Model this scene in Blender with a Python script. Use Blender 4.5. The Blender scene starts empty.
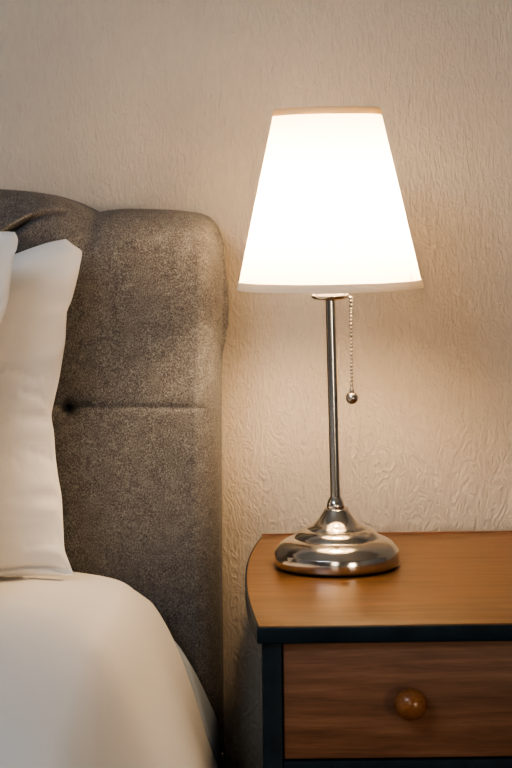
import bpy, bmesh, math, random
from mathutils import Vector, Matrix, noise
C = bpy.context.scene.collection
sc = bpy.context.scene
PI = math.pi

# ------------------------------------------------------------------ camera
F = 1900.0                      # focal length in pixels of the 512x768 frame
CY, CZ = -2.47, 1.033           # camera stands 2.47 m from the wall
ROLL = math.radians(-0.7)
HX, HY = 256.0, 200.0           # where the optical axis meets the frame

def P(px, py, d):
    u, v = (px - HX), -(py - HY)
    u2 = u * math.cos(ROLL) - v * math.sin(ROLL)
    v2 = u * math.sin(ROLL) + v * math.cos(ROLL)
    return Vector((u2 / F * d, CY + d, CZ + v2 / F * d))

cam = bpy.data.cameras.new('camera')
cam.sensor_fit = 'VERTICAL'
cam.sensor_height = 36; cam.sensor_width = 24
cam.lens = F / 768 * 36
cam.shift_y = -(384 - HY) / 768
cam.dof.use_dof = True
cam.dof.focus_distance = 2.22
cam.dof.aperture_fstop = 8.0
co = bpy.data.objects.new('camera', cam)
C.objects.link(co)
co.matrix_world = Matrix.Translation((0, CY, CZ)) @ Matrix.Rotation(PI / 2, 4, 'X') @ Matrix.Rotation(ROLL, 4, 'Z')
sc.camera = co

# ------------------------------------------------------------------ helpers
def obj(name, bm, mat, parent=None, smooth=True, angle=None):
    me = bpy.data.meshes.new(name)
    bmesh.ops.recalc_face_normals(bm, faces=bm.faces[:])
    bm.to_mesh(me); bm.free()
    me.materials.append(mat)
    o = bpy.data.objects.new(name, me)
    C.objects.link(o)
    if smooth:
        me.polygons.foreach_set('use_smooth', [True] * len(me.polygons))
        if angle:
            me.set_sharp_from_angle(angle=math.radians(angle))
    if parent: o.parent = parent
    return o

def tag(o, label, cat, group=None):
    o['label'] = label; o['category'] = cat
    if group: o['group'] = group
    return o

def thing(name, label, cat, loc=(0, 0, 0), rz=0):
    o = bpy.data.objects.new(name, None)
    o.empty_display_size = .05
    C.objects.link(o); o.location = loc; o.rotation_euler = (0, 0, rz)
    return tag(o, label, cat)

def struct(name, bm, mat, smooth=False):
    o = obj(name, bm, mat, smooth=smooth); o['kind'] = 'structure'; return o

def add_box(bm, x0, x1, y0, y1, z0, z1, bev=0.0, seg=2):
    r = bmesh.ops.create_cube(bm, size=1.0)
    vs = r['verts']
    for v in vs:
        v.co = Vector(((x0 + x1) / 2 + v.co.x * (x1 - x0), (y0 + y1) / 2 + v.co.y * (y1 - y0), (z0 + z1) / 2 + v.co.z * (z1 - z0)))
    if bev:
        es = list({e for v in vs for e in v.link_edges})
        bmesh.ops.bevel(bm, geom=es, offset=bev, segments=seg, profile=.5, affect='EDGES')
    return bm

def box(*a, **k):
    return add_box(bmesh.new(), *a, **k)

def lathe(prof, n=64, bm=None, closed=False, M=None):
    """prof: list of (r, z) turned about z."""
    bm = bm or bmesh.new()
    rings = []
    for r, z in prof:
        if r < 1e-6:
            rings.append([bm.verts.new((0, 0, z))])
        else:
            rings.append([bm.verts.new((r * math.cos(2 * PI * k / n), r * math.sin(2 * PI * k / n), z)) for k in range(n)])
    pairs = list(zip(rings, rings[1:]))
    if closed: pairs.append((rings[-1], rings[0]))
    for a, b in pairs:
        for k in range(n):
            k2 = (k + 1) % n
            f = [a[k % len(a)], a[k2 % len(a)], b[k2 % len(b)], b[k % len(b)]]
            u = []
            for v in f:
                if v not in u: u.append(v)
            if len(u) > 2:
                try: bm.faces.new(u)
                except ValueError: pass
    if M is not None:
        for ring in rings:
            for v in ring: v.co = M @ v.co
    return bm

def tube(bm, pts, r, n=10):
    pts = [Vector(p) for p in pts]
    rings = []
    for i, p in enumerate(pts):
        t = (pts[min(i + 1, len(pts) - 1)] - pts[max(i - 1, 0)]).normalized()
        a = Vector((0, 0, 1)) if abs(t.z) < .9 else Vector((1, 0, 0))
        e1 = t.cross(a).normalized(); e2 = t.cross(e1)
        rings.append([bm.verts.new(p + r * (math.cos(2 * PI * k / n) * e1 + math.sin(2 * PI * k / n) * e2)) for k in range(n)])
    for a, b in zip(rings, rings[1:]):
        for k in range(n):
            bm.faces.new([a[k], a[(k + 1) % n], b[(k + 1) % n], b[k]])
    bm.faces.new(rings[0]); bm.faces.new(rings[-1])
    return bm

def interp(pts, x):
    """smooth (monotone Hermite) interpolation through sorted (x, y) points"""
    if x <= pts[0][0]: return pts[0][1]
    if x >= pts[-1][0]: return pts[-1][1]
    n = len(pts)
    sl = [(pts[i + 1][1] - pts[i][1]) / (pts[i + 1][0] - pts[i][0]) for i in range(n - 1)]
    def m(i):
        if i == 0: return sl[0]
        if i == n - 1: return sl[-1]
        a, b = sl[i - 1], sl[i]
        return 0 if a * b <= 0 else 2 * a * b / (a + b)
    for i in range(n - 1):
        x0, y0 = pts[i]; x1, y1 = pts[i + 1]
        if x <= x1:
            h = x1 - x0; t = (x - x0) / h
            return (y0 * (1 + 2 * t) * (1 - t) ** 2 + m(i) * h * t * (1 - t) ** 2 + y1 * t * t * (3 - 2 * t) + m(i + 1) * h * t * t * (t - 1))

def smooth01(a, b, x):
    t = min(1, max(0, (x - a) / (b - a))); return t * t * (3 - 2 * t)

def nz(x, y, z, s): return noise.noise(Vector((x, y, z)) * s)

def grid_faces(bm, G):
    for a, b in zip(G, G[1:]):
        for i in range(len(a) - 1):
            bm.faces.new([a[i], a[i + 1], b[i + 1], b[i]])

# ------------------------------------------------------------------ materials
class Mat:
    def __init__(s, name):
        s.m = bpy.data.materials.new(name); s.m.use_nodes = True
        s.t = s.m.node_tree; s.n = s.t.nodes; s.l = s.t.links
        s.b = s.n['Principled BSDF']; s.out = s.n['Material Output']
        s.co = s.n.new('ShaderNodeTexCoord')
    def set(s, **k):
        for a, v in k.items():
            i = s.b.inputs[a.replace('_', ' ')]
            i.default_value = (*v, 1) if isinstance(v, tuple) and len(v) == 3 else v
        return s
    def mapped(s, scale=(1, 1, 1), rot=(0, 0, 0)):
        mp = s.n.new('ShaderNodeMapping'); mp.inputs['Scale'].default_value = scale; mp.inputs['Rotation'].default_value = rot
        s.l.new(s.co.outputs['Object'], mp.inputs[0]); return mp.outputs[0]
    def noise(s, vec, scale, detail=3, rough=.5, dist=0):
        t = s.n.new('ShaderNodeTexNoise'); t.inputs['Scale'].default_value = scale
        t.inputs['Detail'].default_value = detail; t.inputs['Roughness'].default_value = rough; t.inputs['Distortion'].default_value = dist
        s.l.new(vec, t.inputs['Vector']); return t.outputs['Fac']
    def ramp(s, fac, stops):
        r = s.n.new('ShaderNodeValToRGB')
        e = r.color_ramp.elements
        while len(e) < len(stops): e.new(.5)
        for q, (p, c) in zip(e, stops):
            q.position = p; q.color = (*c, 1) if len(c) == 3 else c
        s.l.new(fac, r.inputs[0]); return r.outputs[0]
    def math(s, op, a, b):
        m = s.n.new('ShaderNodeMath'); m.operation = op
        for i, x in enumerate((a, b)):
            if isinstance(x, (int, float)): m.inputs[i].default_value = x
            else: s.l.new(x, m.inputs[i])
        return m.outputs[0]
    def mix(s, fac, a, b, mode='MIX'):
        m = s.n.new('ShaderNodeMix'); m.data_type = 'RGBA'; m.blend_type = mode
        for i, x in ((0, fac), (6, a), (7, b)):
            if isinstance(x, (int, float)): m.inputs[i].default_value = x
            elif isinstance(x, tuple): m.inputs[i].default_value = (*x, 1)
            else: s.l.new(x, m.inputs[i])
        return m.outputs[2]
    def bump(s, h, strength, dist):
        b = s.n.new('ShaderNodeBump'); b.inputs['Strength'].default_value = strength; b.inputs['Distance'].default_value = dist
        s.l.new(h, b.inputs['Height']); s.l.new(b.outputs[0], s.b.inputs['Normal']); return s
    def color(s, c): s.l.new(c, s.b.inputs['Base Color']); return s
    def rough(s, c): s.l.new(c, s.b.inputs['Roughness']); return s

def plain(name, col, rough=.5, metal=0.0):
    return Mat(name).set(Base_Color=col, Roughness=rough, Metallic=metal).m

# wallpaper: fine vertical fibres with looping ridges
W = Mat('textured_wallpaper').set(Roughness=.62)
W.b.inputs['Specular IOR Level'].default_value = .35
v1 = W.mapped((1, 1, .22))
f1 = W.noise(v1, 190, 4, .55, 1.2)
v2 = W.mapped((1, 1, .5))
f2 = W.noise(v2, 44, 3, .5, 2.8)
ridge = W.math('ABSOLUTE', W.math('SUBTRACT', f2, .5), 0)
ridge = W.math('SUBTRACT', 1, W.math('MULTIPLY', ridge, 9)); ridge = W.math('MAXIMUM', ridge, 0)
# ridges thin out towards the top of the wall, fibres take over
sep = W.n.new('ShaderNodeSeparateXYZ'); W.l.new(W.co.outputs['Object'], sep.inputs[0])
mr = W.n.new('ShaderNodeMapRange'); W.l.new(sep.outputs[2], mr.inputs[0])
mr.inputs[1].default_value = .65; mr.inputs[2].default_value = 1.1; mr.inputs[3].default_value = 1.0; mr.inputs[4].default_value = .3
h = W.math('ADD', W.math('MULTIPLY', f1, 1.2), W.math('MULTIPLY', W.math('MULTIPLY', ridge, .5), mr.outputs[0]))
W.bump(h, .58, .004)
blot = W.noise(W.mapped(), 3, 3)
W.color(W.mix(1.0, W.ramp(blot, [(.3, (.60, .54, .465)), (.7, (.65, .59, .515))]), W.ramp(f1, [(.3, (.93, .93, .93)), (.7, (1, 1, 1))]), 'MULTIPLY'))
M_wall = W.m

# tweed upholstery
T = Mat('grey_tweed').set(Roughness=.95)
T.b.inputs['Specular IOR Level'].default_value = .1
T.b.inputs['Sheen Weight'].default_value = .12; T.b.inputs['Sheen Roughness'].default_value = .5
T.b.inputs['Sheen Tint'].default_value = (.75, .74, .72, 1)
a1 = T.noise(T.mapped((1, 1, 1.5)), 900, 2, .7)
a2 = T.noise(T.mapped((1.3, 1, 1)), 480, 2, .7)
a3 = T.noise(T.mapped(), 60, 2, .6)
mixf = T.math('ADD', T.math('MULTIPLY', a1, .5), T.math('ADD', T.math('MULTIPLY', a2, .4), T.math('MULTIPLY', a3, .1)))
T.color(T.ramp(mixf, [(.36, (.040, .041, .043)), (.5, (.128, .128, .130)), (.64, (.30, .295, .29))]))
T.bump(mixf, .5, .001)
M_tweed = T.m
M_button = plain('dark_tweed_button', (.045, .040, .036), .95)

def cotton(name, col, s=1.0):
    m = Mat(name).set(Roughness=.85, Base_Color=col)
    m.b.inputs['Specular IOR Level'].default_value = .2
    m.b.inputs['Sheen Weight'].default_value = .15
    m.bump(m.math('ADD', m.noise(m.mapped(), 14, 3, .5, .6), m.math('MULTIPLY', m.noise(m.mapped(), 500, 2), .03)), .16 * s, .012)
    return m.m
M_pillow = cotton('white_cotton_pillowcase', (.80, .78, .76))
M_duvet = cotton('white_cotton_duvet', (.80, .78, .755), .8)
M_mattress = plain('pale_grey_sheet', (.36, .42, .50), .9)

def wood(name, dark, mid, light, rough, scale=(1, 14, 14), bump=.05):
    m = Mat(name).set(Roughness=rough)
    g1 = m.noise(m.mapped(scale), 5, 5, .6, .6)
    g2 = m.noise(m.mapped((scale[0] * 3, scale[1] * 9, scale[2] * 9)), 9, 3, .6)
    g3 = m.noise(m.mapped(), 3.2, 2)
    c = m.ramp(g1, [(.3, dark), (.5, mid), (.72, light)])
    c = m.mix(1.0, c, m.ramp(g2, [(.35, (.72, .68, .64)), (.6, (1, 1, 1))]), 'MULTIPLY')
    c = m.mix(.5, c, m.ramp(g3, [(.35, (.7, .66, .6)), (.7, (1.15, 1.12, 1.1))]), 'MULTIPLY')
    m.color(c); m.bump(g2, bump, .001)
    return m
M_top = wood('honey_varnished_wood', (.140, .068, .023), (.205, .103, .037), (.27, .142, .056), .34, (1, 10, 14), .08).m
M_drawer = wood('reddish_brown_wood', (.17, .083, .047), (.255, .125, .070), (.34, .175, .102), .45, (1, 10, 20)).m
M_knob = wood('varnished_knob_wood', (.24, .10, .038), (.30, .13, .052), (.37, .17, .072), .22, (6, 2, 14), .02).m
TE = Mat('dark_teal_paint').set(Roughness=.5)
TE.b.inputs['Specular IOR Level'].default_value = .25
TE.color(TE.ramp(TE.noise(TE.mapped(), 40, 4), [(.35, (.007, .017, .025)), (.65, (.011, .027, .039))]))
M_teal = TE.m
M_inside = plain('dark_carcass', (.01, .012, .015), .8)
M_chip = plain('bare_chipped_wood', (.30, .15, .07), .6)

def metal(name, col, rough):
    m = Mat(name).set(Base_Color=col, Metallic=1.0, Roughness=rough)
    f = m.noise(m.mapped((1, 1, 30)), 40, 3)
    m.rough(m.ramp(f, [(.3, (rough * .8,) * 3), (.7, (rough * 1.25,) * 3)]))
    return m.m
M_nickel = metal('brushed_nickel', (.64, .61, .565), .15)
M_steel = metal('polished_steel_pole', (.50, .48, .45), .17)
M_chain = metal('steel_bead_chain', (.55, .52, .48), .2)
M_felt = plain('black_felt', (.008, .008, .008), .95)
M_white_plastic = plain('white_socket', (.7, .68, .62), .5)

def shade_mat(name, col, trans, tw):
    m = Mat(name); m.n.remove(m.b)
    d = m.n.new('ShaderNodeBsdfDiffuse'); t = m.n.new('ShaderNodeBsdfTranslucent'); x = m.n.new('ShaderNodeMixShader')
    d.inputs[0].default_value = (*col, 1); t.inputs[0].default_value = (*trans, 1); x.inputs[0].default_value = tw
    m.l.new(d.outputs[0], x.inputs[1]); m.l.new(t.outputs[0], x.inputs[2]); m.l.new(x.outputs[0], m.out.inputs[0])
    return m.m
M_shade = shade_mat('white_shade_fabric', (.85, .82, .76), (.93, .88, .80), .55)
M_trim = shade_mat('shade_edge_tape', (.88, .85, .79), (.84, .77, .65), .25)
M_top_trim = shade_mat('shade_top_tape', (.86, .78, .64), (.95, .80, .54), .42)

EM = Mat('lit_bulb'); EM.set(Base_Color=(1, .9, .75))
EM.b.inputs['Emission Color'].default_value = (1, .70, .42, 1)
EM.b.inputs['Emission Strength'].default_value = 190
M_bulb = EM.m

# ------------------------------------------------------------------ room shell
struct('wall_back', box(-2.6, 2.4, .045, .15, 0, 2.5), M_wall)
FL = Mat('beige_carpet').set(Roughness=1.0)
FL.color(FL.ramp(FL.noise(FL.mapped(), 300, 2), [(.3, (.20, .17, .14)), (.7, (.32, .28, .23))]))
struct('floor', box(-2.6, 2.4, -3.9, .15, -.1, 0), FL.m)
M_room = plain('pale_room_paint', (.50, .50, .50), .8)
struct('wall_front', box(-2.6, 2.4, -4.0, -3.9, 0, 2.5), M_room)
struct('wall_left', box(-2.7, -2.6, -3.9, .15, 0, 2.5), M_room)
struct('wall_right', box(2.4, 2.5, -3.9, .15, 0, 2.5), M_room)
struct('ceiling', box(-2.7, 2.5, -4.0, .15, 2.5, 2.6), plain('ceiling_paint', (.7, .68, .64), .9))
bb = bmesh.new()
add_box(bb, -2.6, 2.4,   .029, .045, 0, .11, .004)
struct('baseboard_back', bb, plain('white_gloss_paint', (.7, .68, .64), .35))

# ------------------------------------------------------------------ bed with tufted headboard
DH = 2.372                              # depth of the headboard's front face
bed = thing('bed', 'bed with buttoned grey tweed upholstered headboard against the wall', 'bed', (-.80, -1.1, 0))
def under(o, parent):                   # parent while keeping world coordinates of the mesh
    o.parent = parent; o.matrix_parent_inverse = Matrix.Translation(parent.location).inverted(); return o

def hp(px, py): return P(px, py, DH)
# right edge of the padded front: x as a function of z
redge = sorted([(hp(px, py).z, hp(px, py).x) for px, py in
    [(221.5, 760), (221.5, 690), (220.5, 600), (220, 480), (220, 400), (221.5, 350), (223.5, 310), (224, 280), (222.5, 250), (221, 230), (221, 205)]])
redge = [(0.0, redge[0][1])] + redge
XR0 = hp(221, 230).x
# top outline as a function of distance from the right edge
tl = []
for px, py in [(220.5, 246), (219, 238), (216, 229), (211, 221.5), (204, 216.5), (194, 213.5), (175, 211), (150, 209.7), (120, 209.3), (104, 210.4), (92, 212.6), (82, 208.2), (70, 202.8), (50, 196.5), (25, 192), (0, 189.5), (-60, 187), (-250, 187), (-600, 187)]:
    q = hp(px, py); tl.append((XR0 - q.x, q.z))
tl[0] = (0.0, tl[0][1])
WID = 1.52
tl.append((WID - .25, tl[-2][1])); tl.append((WID, tl[0][1] - .01))
tl.sort()
B0 = hp(66, 408)                        # the button in view
buttons = [(B0.x - .215 * k, B0.z) for k in range(6)] 
buttons_up = [(B0.x - .1075 - .215 * k, B0.z + .17) for k in range(6)]
crease = [hp(*p) for p in [(4, 236), (14, 229), (30, 219), (46, 213), (64, 211)]]
cr_line = sorted((p.x, p.z) for p in crease)
crease2 = [hp(*p) for p in [(64, 211), (76, 214), (84, 226), (87, 246)]]
pleats = [[hp(66, 408), hp(44, 404)], [hp(66, 408), hp(48, 428)], [hp(66, 408), hp(90, 405)]]
seam_h = [hp(66, 408), hp(130, 407), hp(200, 408.5)]
seam_v = [hp(200.5, 408), hp(201, 520), hp(202, 740)]

def segdist(p, pts):
    best = 9
    for a, b in zip(pts, pts[1:]):
        ax, az, bx, bz = a.x, a.z, b.x, b.z
        L = (bx - ax) ** 2 + (bz - az) ** 2
        t = max(0, min(1, ((p[0] - ax) * (bx - ax) + (p[1] - az) * (bz - az)) / L))
        d = math.hypot(p[0] - ax - t * (bx - ax), p[1] - az - t * (bz - az))
        best = min(best, d)
    return best

def hb_depth(x, z, s, top):
    T0 = -(CY + DH)                     # thickness 0.098
    dr = min(s, WID - s); dt = top - z
    y = T0
    R = .055
    for d_, R in ((dr, .034), (dt, .06)):
        if d_ < R: y -= (T0 - .018) * .9 * (1 - math.sqrt(max(0, 1 - (1 - d_ / R) ** 2)))
    y = max(y, .02)
    k = min(1, dr / .04) * min(1, dt / .05)
    y += .005 * k * smooth01(0, .2, dr)
    for bx, bz in buttons + buttons_up:
        r = math.hypot((x - bx), (z - bz))
        if r < .12: y -= .016 * math.exp(-(r / .007) ** 2) + .006 * math.exp(-(r / .024) ** 2)
    if x > -.6:
        y -= .0022 * math.exp(-(segdist((x, z), seam_h) / .0022) ** 2) + .0010 * math.exp(-(segdist((x, z), seam_h) / .012) ** 2)
        y -= .0016 * math.exp(-(segdist((x, z), seam_v) / .0026) ** 2)
        dc = segdist((x, z), crease)
        y -= .022 * math.exp(-(dc / .0034) ** 2) * k
        cz_ = interp(cr_line, x)
        if crease[0].x - .06 < x < crease[-1].x + .01 and z > cz_: y += .007 * math.exp(-((z - cz_) / .022) ** 2) * k
        y -= .003 * math.exp(-(segdist((x, z), crease2) / .008) ** 2)
        for p in pleats:
            y -= .004 * math.exp(-(segdist((x, z), p) / .003) ** 2)
    # diamond pleats between buttons further left
    y += .0025 * nz(x, 0, z, 9)
    return y

bm = bmesh.new()
S = [0, .0015, .004, .007, .011, .015, .02, .025, .03]
while S[-1] < .34: S.append(S[-1] + .0019)
while S[-1] < WID - .05: S.append(S[-1] + .02)
S = [s for s in S if s < WID - .045] + [WID - .04, WID - .03, WID - .02, WID - .01, WID - .004, WID]
Z0 = .12
Vv = [0, .2, .3]
while Vv[-1] < .82: Vv.append(Vv[-1] + .0029)
while Vv[-1] < .93: Vv.append(Vv[-1] + .0015)
Vv += [.932 + .0025 * k for k in range(20)] + [.9825, .985, .988, .992, .996, .9985, 1.0]
G = []
for v in Vv:
    row = []
    for s in S:
        top = interp(tl, s)
        z = Z0 + v * (top - Z0)
        x = interp(redge, z) - s
        y = -hb_depth(x, z, s, top)
        row.append(bm.verts.new((x, y, z)))
    G.append(row)
grid_faces(bm, G)
# wrap to a flat back
per = [G[j][0] for j in range(len(Vv))] + G[-1][1:] + [G[j][-1] for j in range(len(Vv) - 2, -1, -1)]
back = [bm.verts.new((v.co.x, .042, v.co.z)) for v in per]
for i in range(len(per) - 1):
    bm.faces.new([per[i], per[i + 1], back[i + 1], back[i]])
hb = under(obj('headboard', bm, M_tweed), bed)
# the bulging side panel behind the padded front, seen just beyond its edge
bm = bmesh.new()
sp = [(217, 232, 0), (221, 236, .2), (225, 256, .6), (227.6, 280, .9), (229, 303, 1), (228, 325, .9), (225, 343, .6), (222, 357, .2), (219.5, 364, 0)]
pa, pb, pc = [], [], []
for px, py, k in sp:
    q = P(px, py, 2.43)
    pa.append(bm.verts.new((q.x - .030, -.060, q.z)))
    pb.append(bm.verts.new((q.x, -.045, q.z)))
    pc.append(bm.verts.new((q.x - .004, .030, q.z)))
grid_faces(bm, [pa, pb, pc])
o = under(obj('side_panel', bm, M_tweed), hb)
o.matrix_parent_inverse = Matrix.Identity(4); o.location = (0, 0, 0)
for bx, bz in buttons + buttons_up:
    s = interp(redge, bz) - bx
    yb = -hb_depth(bx, bz, s, interp(tl, s))
    b = lathe([(0, .006), (.005, .0055), (.0085, .0035), (.0098, 0), (.008, -.004), (0, -.005)], 20,
              M=Matrix.Translation((bx, yb - .002, bz)) @ Matrix.Rotation(PI / 2, 4, 'X'))
    o = obj('button', b, M_button, hb)
# frame and legs
BX0, BX1 = hb.data.vertices[0].co.x - WID, hb.data.vertices[0].co.x
def bedpart(name, *a, **k):
    return under(obj(name, box(*a, **k), M_tweed, angle=40), bed)
bedpart('side_rail', BX1 - .045, BX1 + .024, -1.99, -.10,   .12, .352, bev=.030, seg=5)
bedpart('side_rail', BX0 - .024, BX0 + .045, -1.99, -.10,   .12, .352, bev=.030, seg=5)
bedpart('foot_rail', BX0 - .022, BX1 + .022, -2.012, -1.992, .12, .345, bev=.012)
M_leg = plain('dark_stained_leg', (.03, .02, .014), .4)
for lx in (BX0 + .012, BX1 - .012):
    for ly in (-1.95, -.17):
        b = lathe([(0, 0), (.018, 0), (.019, .004), (.028, .118), (.028, .1215), (0, .1215)], 24, M=Matrix.Translation((lx, ly, 0)))
        under(obj('leg', b, M_leg, angle=40), bed)

# ------------------------------------------------------------------ duvet
DD = 2.31
sec = [P(px, py, DD) for px, py in [(-300, 556), (-120, 561), (0, 567), (40, 570), (73, 573.5), (100, 577.5), (120, 583), (137, 595.5), (152, 611), (168, 630), (184, 652), (198, 675), (211, 702), (221, 726), (224, 740)]]
sec = [(p.x, p.z) for p in sec]

mid = (BX0 + BX1) / 2
left = [(2 * mid - x + 0.0, z) for x, z in sec[::-1]]
full = left + sec
# resample by arc length
def resample(pts, n):
    L = [0]
    for a, b in zip(pts, pts[1:]): L.append(L[-1] + math.hypot(b[0] - a[0], b[1] - a[1]))
    xs = [(l, p[0]) for l, p in zip(L, pts)]; zs = [(l, p[1]) for l, p in zip(L, pts)]
    return [(interp(xs, L[-1] * i / n), interp(zs, L[-1] * i / n)) for i in range(n + 1)]
prof = resample(full, 260)
bm = bmesh.new()
G = []
def edge_depth(z):                      # the duvet's head edge runs back from the headboard down the side
    return 2.352 - .215 * smooth01(.55, .40, z) if z < .55 else 2.352
def section_loft(name, rows, mat):
    bm = bmesh.new(); G = []
    for d, off, zlow in rows:
        row = []
        pts = resample(full, 160)
        for i, (x, z) in enumerate(pts):
            a, b = pts[max(0, i - 1)], pts[min(len(pts) - 1, i + 1)]
            L = math.hypot(b[0] - a[0], b[1] - a[1]); nx, nzv = -(b[1] - a[1]) / L, (b[0] - a[0]) / L
            bare = smooth01(.016, .050, d - edge_depth(z))         # the sheet swells where the duvet is drawn back
            o_ = off + .034 * (1 - bare)
            row.append(bm.verts.new((x - nx * o_, CY + d, z - nzv * o_ - .05 * smooth01(.51, .565, z))))
        x0, x1 = row[0].co.x, row[-1].co.x
        row = [bm.verts.new((x0 + .02, CY + d, zlow)), bm.verts.new((x0 + .004, CY + d, zlow + .012))] + row + [bm.verts.new((x1 - .004, CY + d, zlow + .012)), bm.verts.new((x1 - .02, CY + d, zlow))]
        G.append(row)
    grid_faces(bm, G)
    for a, b in zip(G, G[1:]): bm.faces.new([a[0], b[0], b[-1], a[-1]])
    bm.faces.new(G[0]); bm.faces.new(G[-1])
    return obj(name, bm, mat, angle=60)
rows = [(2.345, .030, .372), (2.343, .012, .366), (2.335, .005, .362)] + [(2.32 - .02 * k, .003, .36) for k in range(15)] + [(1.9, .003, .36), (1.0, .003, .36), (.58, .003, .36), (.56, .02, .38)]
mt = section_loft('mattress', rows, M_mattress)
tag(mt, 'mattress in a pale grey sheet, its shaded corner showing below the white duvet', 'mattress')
ds = [2.352, 2.351, 2.347, 2.340, 2.330, 2.318]
drop = [.030, .020, .012, .006, .002, 0]
d = 2.305
while d > .45:
    ds.append(d); drop.append(0); d -= .013
n = len(ds)
foot = [(.44, .02), (.43, .06), (.425, .10)]
for a, b in foot: ds.append(a); drop.append(b)
for d, dz in zip(ds, drop):
    row = []
    near = smooth01(2.30, 2.0, d)          # folds grow away from the tucked head end
    for i, (x, z) in enumerate(prof):
        de = edge_depth(z)
        y = CY + .425 + (d - .425) * (de - .425) / (2.352 - .425)
        side = 1 - smooth01(.30, .54, z)
        flat = smooth01(.50, .57, z)
        w = .010 * nz(x, y, 0, 3.2) + .006 * nz(x + 5, y, 0, 7)
        zz = z + w * near * (.4 + .6 * flat) + .020 * near * flat * math.exp(-((d - 1.85) / .3) ** 2)
        sgn = 1 if x > mid else -1
        xx = x + sgn * side * near * (.030 + .010 * nz(0, y, z * .25, 8) + .004 * nz(3, y, z * .3, 22))
        # long soft drag fold down the near side
        zz -= dz * smooth01(.535, .575, z)
        row.append(bm.verts.new((xx, y, zz)))
    G.append(row)
grid_faces(bm, G)
dv = obj('duvet', bm, M_duvet)
so = dv.modifiers.new('thick', 'SOLIDIFY'); so.thickness = .016; so.offset = 1
bpy.context.view_layer.update()
# make sure the thickness grows inward
dv.data.update()
if dv.data.polygons[len(dv.data.polygons) // 2].normal.z > 0: so.offset = -1
tag(dv, 'white cotton duvet spread over the bed and hanging over its side', 'duvet')

# ------------------------------------------------------------------ pillows
def pillow(name, label, group, top, right, bottom, left, d_top, d_bot, thick, seed, creases=(), nu=200, nv=130):
    """edges are lists of frame points; the pillow leans, so depth runs from d_bot to d_top"""
    pys = [p[1] for p in right]
    y0, y1 = min(p[1] for p in top), max(p[1] for p in bottom)
    def dep(py): return d_bot + (d_top - d_bot) * max(0, min(1, (y1 - py) / (y1 - y0)))
    def edge(pts):
        n = len(pts); L = [0]
        for a, b in zip(pts, pts[1:]): L.append(L[-1] + math.hypot(b[0] - a[0], b[1] - a[1]))
        L = [l / L[-1] for l in L]
        xs = [(l, p[0]) for l, p in zip(L, pts)]; ys = [(l, p[1]) for l, p in zip(L, pts)]
        return lambda t: Vector((interp(xs, t), interp(ys, t)))
    eT, eB, eL, eR = edge(top), edge(bottom), edge(left), edge(right)   # T,B: left->right ; L,R: top->bottom
    c00, c10, c01, c11 = eT(0), eT(1), eB(0), eB(1)
    bm = bmesh.new(); Fr, Bk = [], []
    def par(i, n):                       # denser towards the rims
        t = i / n; return .5 - .5 * math.cos(PI * t) if False else t
    for j in range(nv + 1):
        v = .5 - .5 * math.cos(PI * j / nv)
        rf, rb = [], []
        for i in range(nu + 1):
            u = .5 - .5 * math.cos(PI * i / nu)
            p = (1 - v) * eT(u) + v * eB(u) + (1 - u) * eL(v) + u * eR(v) - ((1 - u) * (1 - v) * c00 + u * (1 - v) * c10 + (1 - u) * v * c01 + u * v * c11)
            w = P(p.x, p.y, dep(p.y))
            a = max(0, 1 - abs(2 * u - 1) ** 3.2) ** .62 * max(0, 1 - abs(2 * v - 1) ** 2.6) ** .62
            edgef = min(u, 1 - u, v, 1 - v)
            # little gathers running in from the seams
            wr = .006 * nz(w.x + seed, w.z * 2.2, 0, 6) * a + .0035 * nz(w.x * .7 + seed, w.z * 3, 2, 14) * a
            gather = .004 * math.sin(v * 55 + 3 * nz(seed, v * 9, 0, 1)) * math.exp(-min(u, 1 - u) / .035) * min(1, edgef / .01)
            t = thick * a
            for cr, amp, wd_, ext in creases:
                dd, tt, below = 1e9, 0, 0
                for (ax, ay), (bx, by) in zip(cr, cr[1:]):
                    L2 = (bx - ax) ** 2 + (by - ay) ** 2
                    q = max(0, min(1, ((p.x - ax) * (bx - ax) + (p.y - ay) * (by - ay)) / L2))
                    e = math.hypot(p.x - ax - q * (bx - ax), p.y - ay - q * (by - ay))
                    if e < dd: dd = e; below = 1 if p.y > ay + q * (by - ay) else 0
                wr -= amp * math.exp(-(dd / wd_) ** 2)
                wr += ext * below * math.exp(-(dd / (wd_ * 5)) ** 2)
            rim = (i in (0, nu) or j in (0, nv))
            lean = Vector((0, -1, .25)).normalized()
            vf = bm.verts.new(w + lean * (t + (0 if rim else wr + gather)))
            rf.append(vf)
            rb.append(vf if rim else bm.verts.new(w - lean * t * .7))
        Fr.append(rf); Bk.append(rb)
    grid_faces(bm, Fr)
    for a, b in zip(Bk, Bk[1:]):
        for i in range(len(a) - 1):
            q = [a[i], b[i], b[i + 1], a[i + 1]]
            if len(set(q)) == 4:
                try: bm.faces.new(q)
                except ValueError: pass
    o = obj(name, bm, M_pillow)
    return tag(o, label, 'pillow', group)

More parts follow.
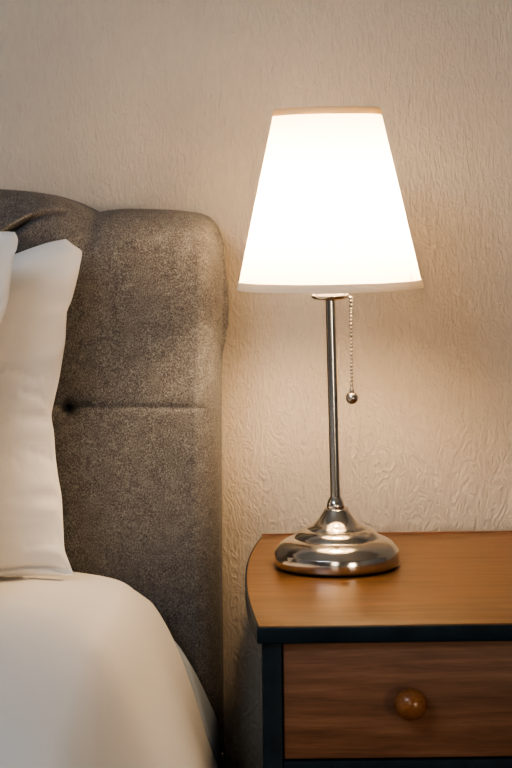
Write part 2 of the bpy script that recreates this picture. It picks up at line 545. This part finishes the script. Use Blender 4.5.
pillow('pillow', 'plump white pillow whose pointed corner leans on the grey headboard', 'white pillows on the bed',
       top=[(-520, 262), (-400, 256), (-200, 262), (-60, 268), (0, 259), (30, 248.5), (52, 241.5), (66, 239)],
       right=[(66, 239), (73, 244.5), (82, 252.5), (79.5, 268), (75.5, 286), (71, 302), (66.8, 313), (66.3, 322), (65.5, 338), (63, 356), (59, 380), (54.5, 400), (51.5, 416), (54, 432), (55.5, 455), (58, 475), (62, 500), (63.5, 530), (64.5, 548), (69, 562), (74, 575)],
       bottom=[(-540, 582), (-300, 577), (-100, 577), (0, 576.5), (40, 575), (74, 575)],
       left=[(-520, 262), (-505, 300), (-500, 420), (-515, 540), (-540, 582)],
       d_top=2.31, d_bot=2.255, thick=.062, seed=3,
       creases=[([(-80, 384), (-20, 377), (12, 376), (38, 384)], .0035, 4, .0035), ([(51, 410), (40, 399), (26, 396)], .003, 3, .002), ([(52, 416), (40, 420), (24, 421)], .002, 3, .001),
                ([(57, 466), (44, 458), (34, 456)], .002, 3, .0015), ([(68, 318), (52, 322), (36, 330)], .002, 4, 0), ([(64, 548), (50, 545), (30, 548)], .0015, 4, 0),
                ([(-90, 575), (-30, 572), (0, 569.5), (28, 566.5), (50, 567), (66, 572)], .010, 1.8, 0)])
pillow('pillow', 'white pillow at the picture edge, in front of the plumper one', 'white pillows on the bed',
       top=[(-620, 250), (-400, 236), (-150, 241), (-40, 236), (5, 231.5), (15, 232)],
       right=[(15, 232), (18, 240), (17, 248), (13, 258), (11, 276), (9, 296), (5, 312), (-4, 335), (-10, 380), (-12, 450), (-14, 530), (-9, 582)],
       bottom=[(-625, 572), (-400, 585), (-150, 587), (-9, 582)],
       left=[(-620, 250), (-605, 300), (-600, 420), (-610, 520), (-625, 572)],
       d_top=2.20, d_bot=2.10, thick=.055, seed=11)

# the pillows press the duvet down where they rest on it
from mathutils.bvhtree import BVHTree
for o in [q for q in C.objects if q.get('category') == 'pillow']:
    tree = BVHTree.FromPolygons([v.co[:] for v in o.data.vertices], [p.vertices[:] for p in o.data.polygons])
    for v in dv.data.vertices:
        lo = None
        for dx, dy in ((0, 0), (.014, 0), (-.014, 0), (0, .014), (0, -.014), (.01, .01), (-.01, .01), (.01, -.01), (-.01, -.01), (.025, 0), (-.025, 0), (0, .024), (0, -.024), (.018, .018), (-.018, .018), (.018, -.018), (-.018, -.018)):
            hit = tree.ray_cast(Vector((v.co.x + dx, v.co.y + dy, .3)), Vector((0, 0, 1)))[0]
            if hit is not None and (lo is None or hit.z < lo): lo = hit.z - .004
        if lo is not None and v.co.z > lo - .002: v.co.z = lo - .002

# ------------------------------------------------------------------ bedside table
ZT = CZ - .433                          # height of the table top
tb = thing('bedside_table', 'bedside chest with honey wood top and dark teal painted frame', 'bedside table', (.27, -.27, 0))
def pt(px, py):                         # a frame point on the table top's plane
    a, b = P(px, py, 1.0), Vector((0, CY, CZ))
    k = (ZT - CZ) / (a.z - CZ)
    return b + (a - b) * k
TT = .018
left_curve = [pt(*p) for p in [(261, 536), (254.5, 545), (249, 556), (246, 566), (245, 576), (245.5, 587), (248, 601), (252.5, 615), (257, 626.5)]]
yF, yB = left_curve[-1].y, -.018
xs = [(p.y, p.x) for p in left_curve[::-1]]
XW = .57                                # right end
xmid = (left_curve[-1].x + XW) / 2
ys = [yF + .0 + (yB - yF) * i / 40 for i in range(41)]
outl = [(interp(xs, y), y) for y in ys]
outl = [(outl[0][0] + .006, yF - .0015)] + outl
right_pts = [(2 * xmid - x, y) for x, y in outl[::-1]]
loop = outl + right_pts
def slab(loop, z0, z1, bev):
    bm = bmesh.new()
    lo = [bm.verts.new((x, y, z0)) for x, y in loop]; hi = [bm.verts.new((x, y, z1)) for x, y in loop]
    bm.faces.new(lo[::-1]); top = bm.faces.new(hi)
    n = len(loop)
    for i in range(n):
        bm.faces.new([lo[i], lo[(i + 1) % n], hi[(i + 1) % n], hi[i]])
    if bev:
        es = [e for e in bm.edges if abs(e.verts[0].co.z - e.verts[1].co.z) < 1e-6]
        bmesh.ops.bevel(bm, geom=es, offset=bev, segments=3, profile=.5, affect='EDGES')
    return bm
def inset(loop, k):
    cx = sum(p[0] for p in loop) / len(loop); cy = sum(p[1] for p in loop) / len(loop)
    x0, x1 = min(p[0] for p in loop), max(p[0] for p in loop); y0, y1 = min(p[1] for p in loop), max(p[1] for p in loop)
    return [(cx + (x - cx) * (1 - 2 * k / (x1 - x0)), cy + (y - cy) * (1 - 2 * k / (y1 - y0))) for x, y in loop]
edge = under(obj('tabletop_edge', slab(loop, ZT - TT, ZT - .0012, .0022), M_teal, angle=35), tb)
top = under(obj('tabletop', slab(inset(loop, .0022), ZT - .0035, ZT, .0008), M_top, angle=35), tb)
c = pt(271, 627.3)
b = bmesh.new(); bmesh.ops.create_circle(b, cap_ends=True, segments=14, radius=1)
rnd = random.Random(2)
for v in b.verts: v.co = Vector((c.x + v.co.x * .0085 * rnd.uniform(.7, 1.1), yF + .0016 + v.co.y * .0016 * rnd.uniform(.7, 1.1), ZT + .0003))
o = obj('paint_chip', b, M_chip, top)
# carcass frame
FX0 = P(262, 660, 1.925).x; FX1 = 2 * xmid - FX0
fy = yF + .006                           # front plane of the legs
LW = .0205
z_dt = P(283, 645.5, 1.93).z; z_db = P(283, 762, 1.93).z
def tpart(name, mat, *a, bev=.0015, parent=None):
    o = obj(name, box(*a, bev=bev), mat, angle=35); return under(o, parent or tb)
for lx in (FX0, FX1 - LW):
    for ly in (fy, -.045):
        tpart('leg', M_teal, lx, lx + LW, ly, ly + .024, 0, ZT - TT, bev=.002)
zr = z_db - .026
z2b = zr - .15
tpart('rail', M_teal, FX0 + LW, FX1 - LW, fy + .001, fy + .02, zr, z_db - .0015)
tpart('rail', M_teal, FX0 + LW, FX1 - LW, fy + .001, fy + .02, z2b - .03, z2b - .0015)
tpart('side_panel', M_teal, FX0 + .003, FX0 + .013, fy + .02, -.03, z2b - .03, ZT - TT)
tpart('side_panel', M_teal, FX1 - .013, FX1 - .003, fy + .02, -.03, z2b - .03, ZT - TT)
tpart('back_panel', M_teal, FX0 + LW, FX1 - LW, -.034, -.026, z2b - .03, ZT - TT)
tpart('back_strip', M_drawer, left_curve[0].x + .001, 2 * xmid - left_curve[0].x - .001, -.0178, -.0125, ZT - .012, ZT + .0016, bev=.0006)
def knob(parent, x, z):
    pr = [(0, .0302), (.006, .0298), (.0108, .0272), (.0148, .0225), (.0164, .0175), (.0158, .0125), (.0128, .0085), (.0088, .0062), (.0072, .004), (.0078, .0), (0, 0)]
    k = obj('knob', lathe(pr, 40, M=Matrix.Translation((x, fy + .004, z)) @ Matrix.Rotation(PI / 2, 4, 'X')), M_knob)
    k.parent = parent
    k.matrix_parent_inverse = Matrix.Identity(4)
    return k
kz = P(410, 702.5, 1.93)
for (za, zb_, kk) in ((z_db, z_dt, kz.z), (z2b, zr - .0015, (z2b + zr) / 2)):
    x0, x1 = FX0 + LW + .001, FX1 - LW - .001
    dr = tpart('drawer', M_drawer, x0, x1, fy + .004, fy + .022, za, zb_, bev=.0012)
    tray = box(x0 + .012, x1 - .012, fy + .022, -.06, za + .005, zb_ - .02)
    o = obj('tray', tray, M_inside, dr, smooth=False)
    knob(dr, kz.x, kk); knob(dr, x0 + x1 - kz.x, kk)

# ------------------------------------------------------------------ table lamp
LD = 2.25; U = LD / F                   # metres per frame pixel at the lamp
lp = pt(337, 565.8)
U = (lp.y - CY) / F
lamp = thing('table_lamp', 'lit table lamp with white tapered shade and brushed metal base on the bedside chest', 'lamp', (lp.x, lp.y, ZT))
TILT = math.radians(-.75)
def lpart(name, bm, mat, lean=True, parent=None, angle=None):
    o = obj(name, bm, mat, parent or lamp, angle=angle)
    if lean and parent is None:
        o.rotation_euler = (0, TILT, 0)
    return o
def up(p): return [(r * U, z * U) for r, z in p]
base_prof = up([(0, 1.2), (58, 1.2), (60.5, 1.4), (61.7, 2.4), (62.2, 4), (62.2, 15.6), (61.9, 16.2), (61.2, 16.8), (59.6, 19.4), (56.8, 22.8), (53, 25.6), (48.5, 27.8), (44.5, 28.9), (43.2, 28.9), (42.6, 29.2), (42.2, 30.2),
     (41, 32), (38.4, 34.6), (35, 36.6), (31.6, 37.6), (30.6, 37.5), (30.0, 37.8), (29.6, 38.6), (25, 41.2), (20, 44.8), (17, 48.5), (14.6, 52.2), (12.6, 55.4), (11.8, 57.3), (10.2, 57.8), (0, 57.9)])
def fine(prof, k=3):
    out = []
    for a, b in zip(prof, prof[1:]):
        out.append(a)
    out.append(prof[-1]); return out
lpart('base', lathe(fine(base_prof), 128), M_nickel, lean=False, angle=50)
lpart('foot_pad', lathe(up([(0, 0), (58, 0), (58.6, .5), (58.6, 1.2), (0, 1.2)]), 96), M_felt, lean=False, angle=40)
lpart('ferrule', lathe(up([(0, 57.6), (8.4, 57.6), (8.9, 58.6), (8.9, 61), (8.2, 64), (6.8, 66.8), (5.6, 68.4), (5.3, 69), (0, 69)]), 48), M_nickel, angle=50)
lpart('pole', lathe(up([(0, 66), (4.8, 66), (4.8, 272), (0, 272)]), 40), M_steel, angle=50)
lpart('collar', lathe(up([(0, 266.2), (7, 265.4), (12, 265.8), (16.5, 266.8), (18.6, 268.6), (18.9, 271), (17.6, 272.6), (0, 272.8)]), 48), M_nickel, angle=50)
lpart('socket', lathe(up([(0, 272), (11, 272), (11.5, 274), (11.5, 306), (10, 309), (0, 309)]), 32), M_white_plastic, angle=40)
lpart('bulb', lathe(up([(0, 306), (9, 306), (10, 318), (14, 328), (20, 338), (23.5, 350), (23, 361), (18, 372), (10, 379), (0, 381)]), 32), M_bulb)

# shade: two skins so it has a thickness, folded tape at both rims
zb0, zt0, rb0, rt0 = 278.0, 456.0, 92.5, 53.2
def rr(z): return rb0 + (rt0 - rb0) * (z - zb0) / (zt0 - zb0)
sh = lpart('shade', lathe(up([(rr(zb0 + (zt0 - zb0) * i / 40), zb0 + (zt0 - zb0) * i / 40) for i in range(41)]), 128), M_shade)
def band(z0, z1, out, n=128):
    return lathe(up([(rr(z0) - out, z0), (rr(z0) + out * .6, z0 - .6), (rr(z0) + out, z0 + .4), (rr((z0 + z1) / 2) + out * 1.1, (z0 + z1) / 2), (rr(z1) + out, z1 - .4), (rr(z1) - out, z1)]), n, closed=True)
t2 = math.radians(-.25)
sh.rotation_euler = (0, t2, 0); sh.location.x = (math.sin(TILT) - math.sin(t2)) * 278 * U
lpart('bottom_trim', band(zb0 - .5, zb0 + 7.6, .75), M_trim, parent=sh)
lpart('top_trim', band(zt0 - 5.6, zt0 + .8, .6), M_top_trim, parent=sh)
# tape overlap at the seam, right side of the bottom rim
b = bmesh.new(); Gs = []
for i in range(5):
    a = math.radians(-14 + 2.2 * i * .6)
    Gs.append([b.verts.new((math.cos(a) * (rr(z) + 1.7) * U, math.sin(a) * (rr(z) + 1.7) * U, z * U)) for z in (zb0 - 1.4, zb0 + 3, zb0 + 8.6)])
grid_faces(b, Gs)
lpart('trim_overlap', b, M_trim, parent=sh)
# wire carrier that hangs the shade on the collar
b = bmesh.new()
for k in range(3):
    a = PI / 2 + 2 * PI * k / 3
    r1 = rr(zb0 + 16) - .8
    tube(b, [(math.cos(a) * 10 * U, math.sin(a) * 10 * U, 273.5 * U), (math.cos(a) * r1 * .6 * U, math.sin(a) * r1 * .6 * U, 279 * U), (math.cos(a) * r1 * U, math.sin(a) * r1 * U, (zb0 + 16) * U)], .0011, 8)
lpart('shade_carrier', b, M_chain)
# bead pull chain with a ball at its end
cx = 20.4
b = bmesh.new()
zt_, zb_ = 268.0, 174.0
nb = 26
for i in range(nb):
    z = zt_ + (zb_ - zt_) * i / (nb - 1)
    lathe([(1.75 * math.sin(PI * k / 8) * U, (z - 1.75 * math.cos(PI * k / 8)) * U) for k in range(9)], 12, bm=b, M=Matrix.Translation((cx * U, -.004, 0)))
tube(b, [(cx * U, -.004, zt_ * U), (cx * U, -.004, zb_ * U)], .45 * U, 8)
tube(b, [(cx * U, -.004, zt_ * U), (12 * U, -.002, 270.2 * U)], .8 * U, 8)
ch = lpart('pull_chain', b, M_chain, lean=False)
ch.location = (math.sin(TILT) * 271 * U, 0, 0)
b = lathe([(6.2 * math.sin(PI * k / 16) * U, (168.0 - 6.2 * math.cos(PI * k / 16)) * U) for k in range(17)], 32, M=Matrix.Translation((cx * U, -.004, 0)))
lathe(up([(0, 174.5), (2.4, 174.5), (2.4, 176.4), (1.5, 177.4), (0, 177.4)]), 16, bm=b, M=Matrix.Translation((cx * U, -.004, 0)))
lpart('pull_ball', b, M_chain, parent=ch)

# ------------------------------------------------------------------ ambient and fill light of the room
wd = bpy.data.worlds.new('room_light'); sc.world = wd; wd.use_nodes = True
bg = wd.node_tree.nodes['Background']
bg.inputs[0].default_value = (.62, .70, .85, 1); bg.inputs[1].default_value = .3

def area(name, loc, target, sx, sy, power, col):
    l = bpy.data.lights.new(name, 'AREA'); l.shape = 'RECTANGLE'; l.size = sx; l.size_y = sy; l.energy = power; l.color = col
    o = bpy.data.objects.new(name, l); C.objects.link(o); o.location = loc
    o.rotation_euler = (Vector(target) - Vector(loc)).to_track_quat('-Z', 'Y').to_euler()
    return o
area('front_right_fill', (1.55, -3.3, .75), (.1, -.4, .6), .5, .6, 12, (1, .80, .60))  # warm fill from front right, throws the knob's shadow to the left
area('camera_side_fill', (-.25, -3.4, 1.15), (0, 0, .5),   .5, .8, 4.5, (1, .84, .66))  # added warm fill from the camera side, lifts the wall beside the table
area('ceiling_fill', (-1.1, -2.3, 2.46), (-.3, -.3, .6), 1.2, 1.2, 30, (.66, .82, 1))  # added cool fill, replaces ambient light the closed room shuts out

sc.view_settings.view_transform = 'AgX'
sc.view_settings.look = 'AgX - High Contrast'
sc.view_settings.exposure = 0.25
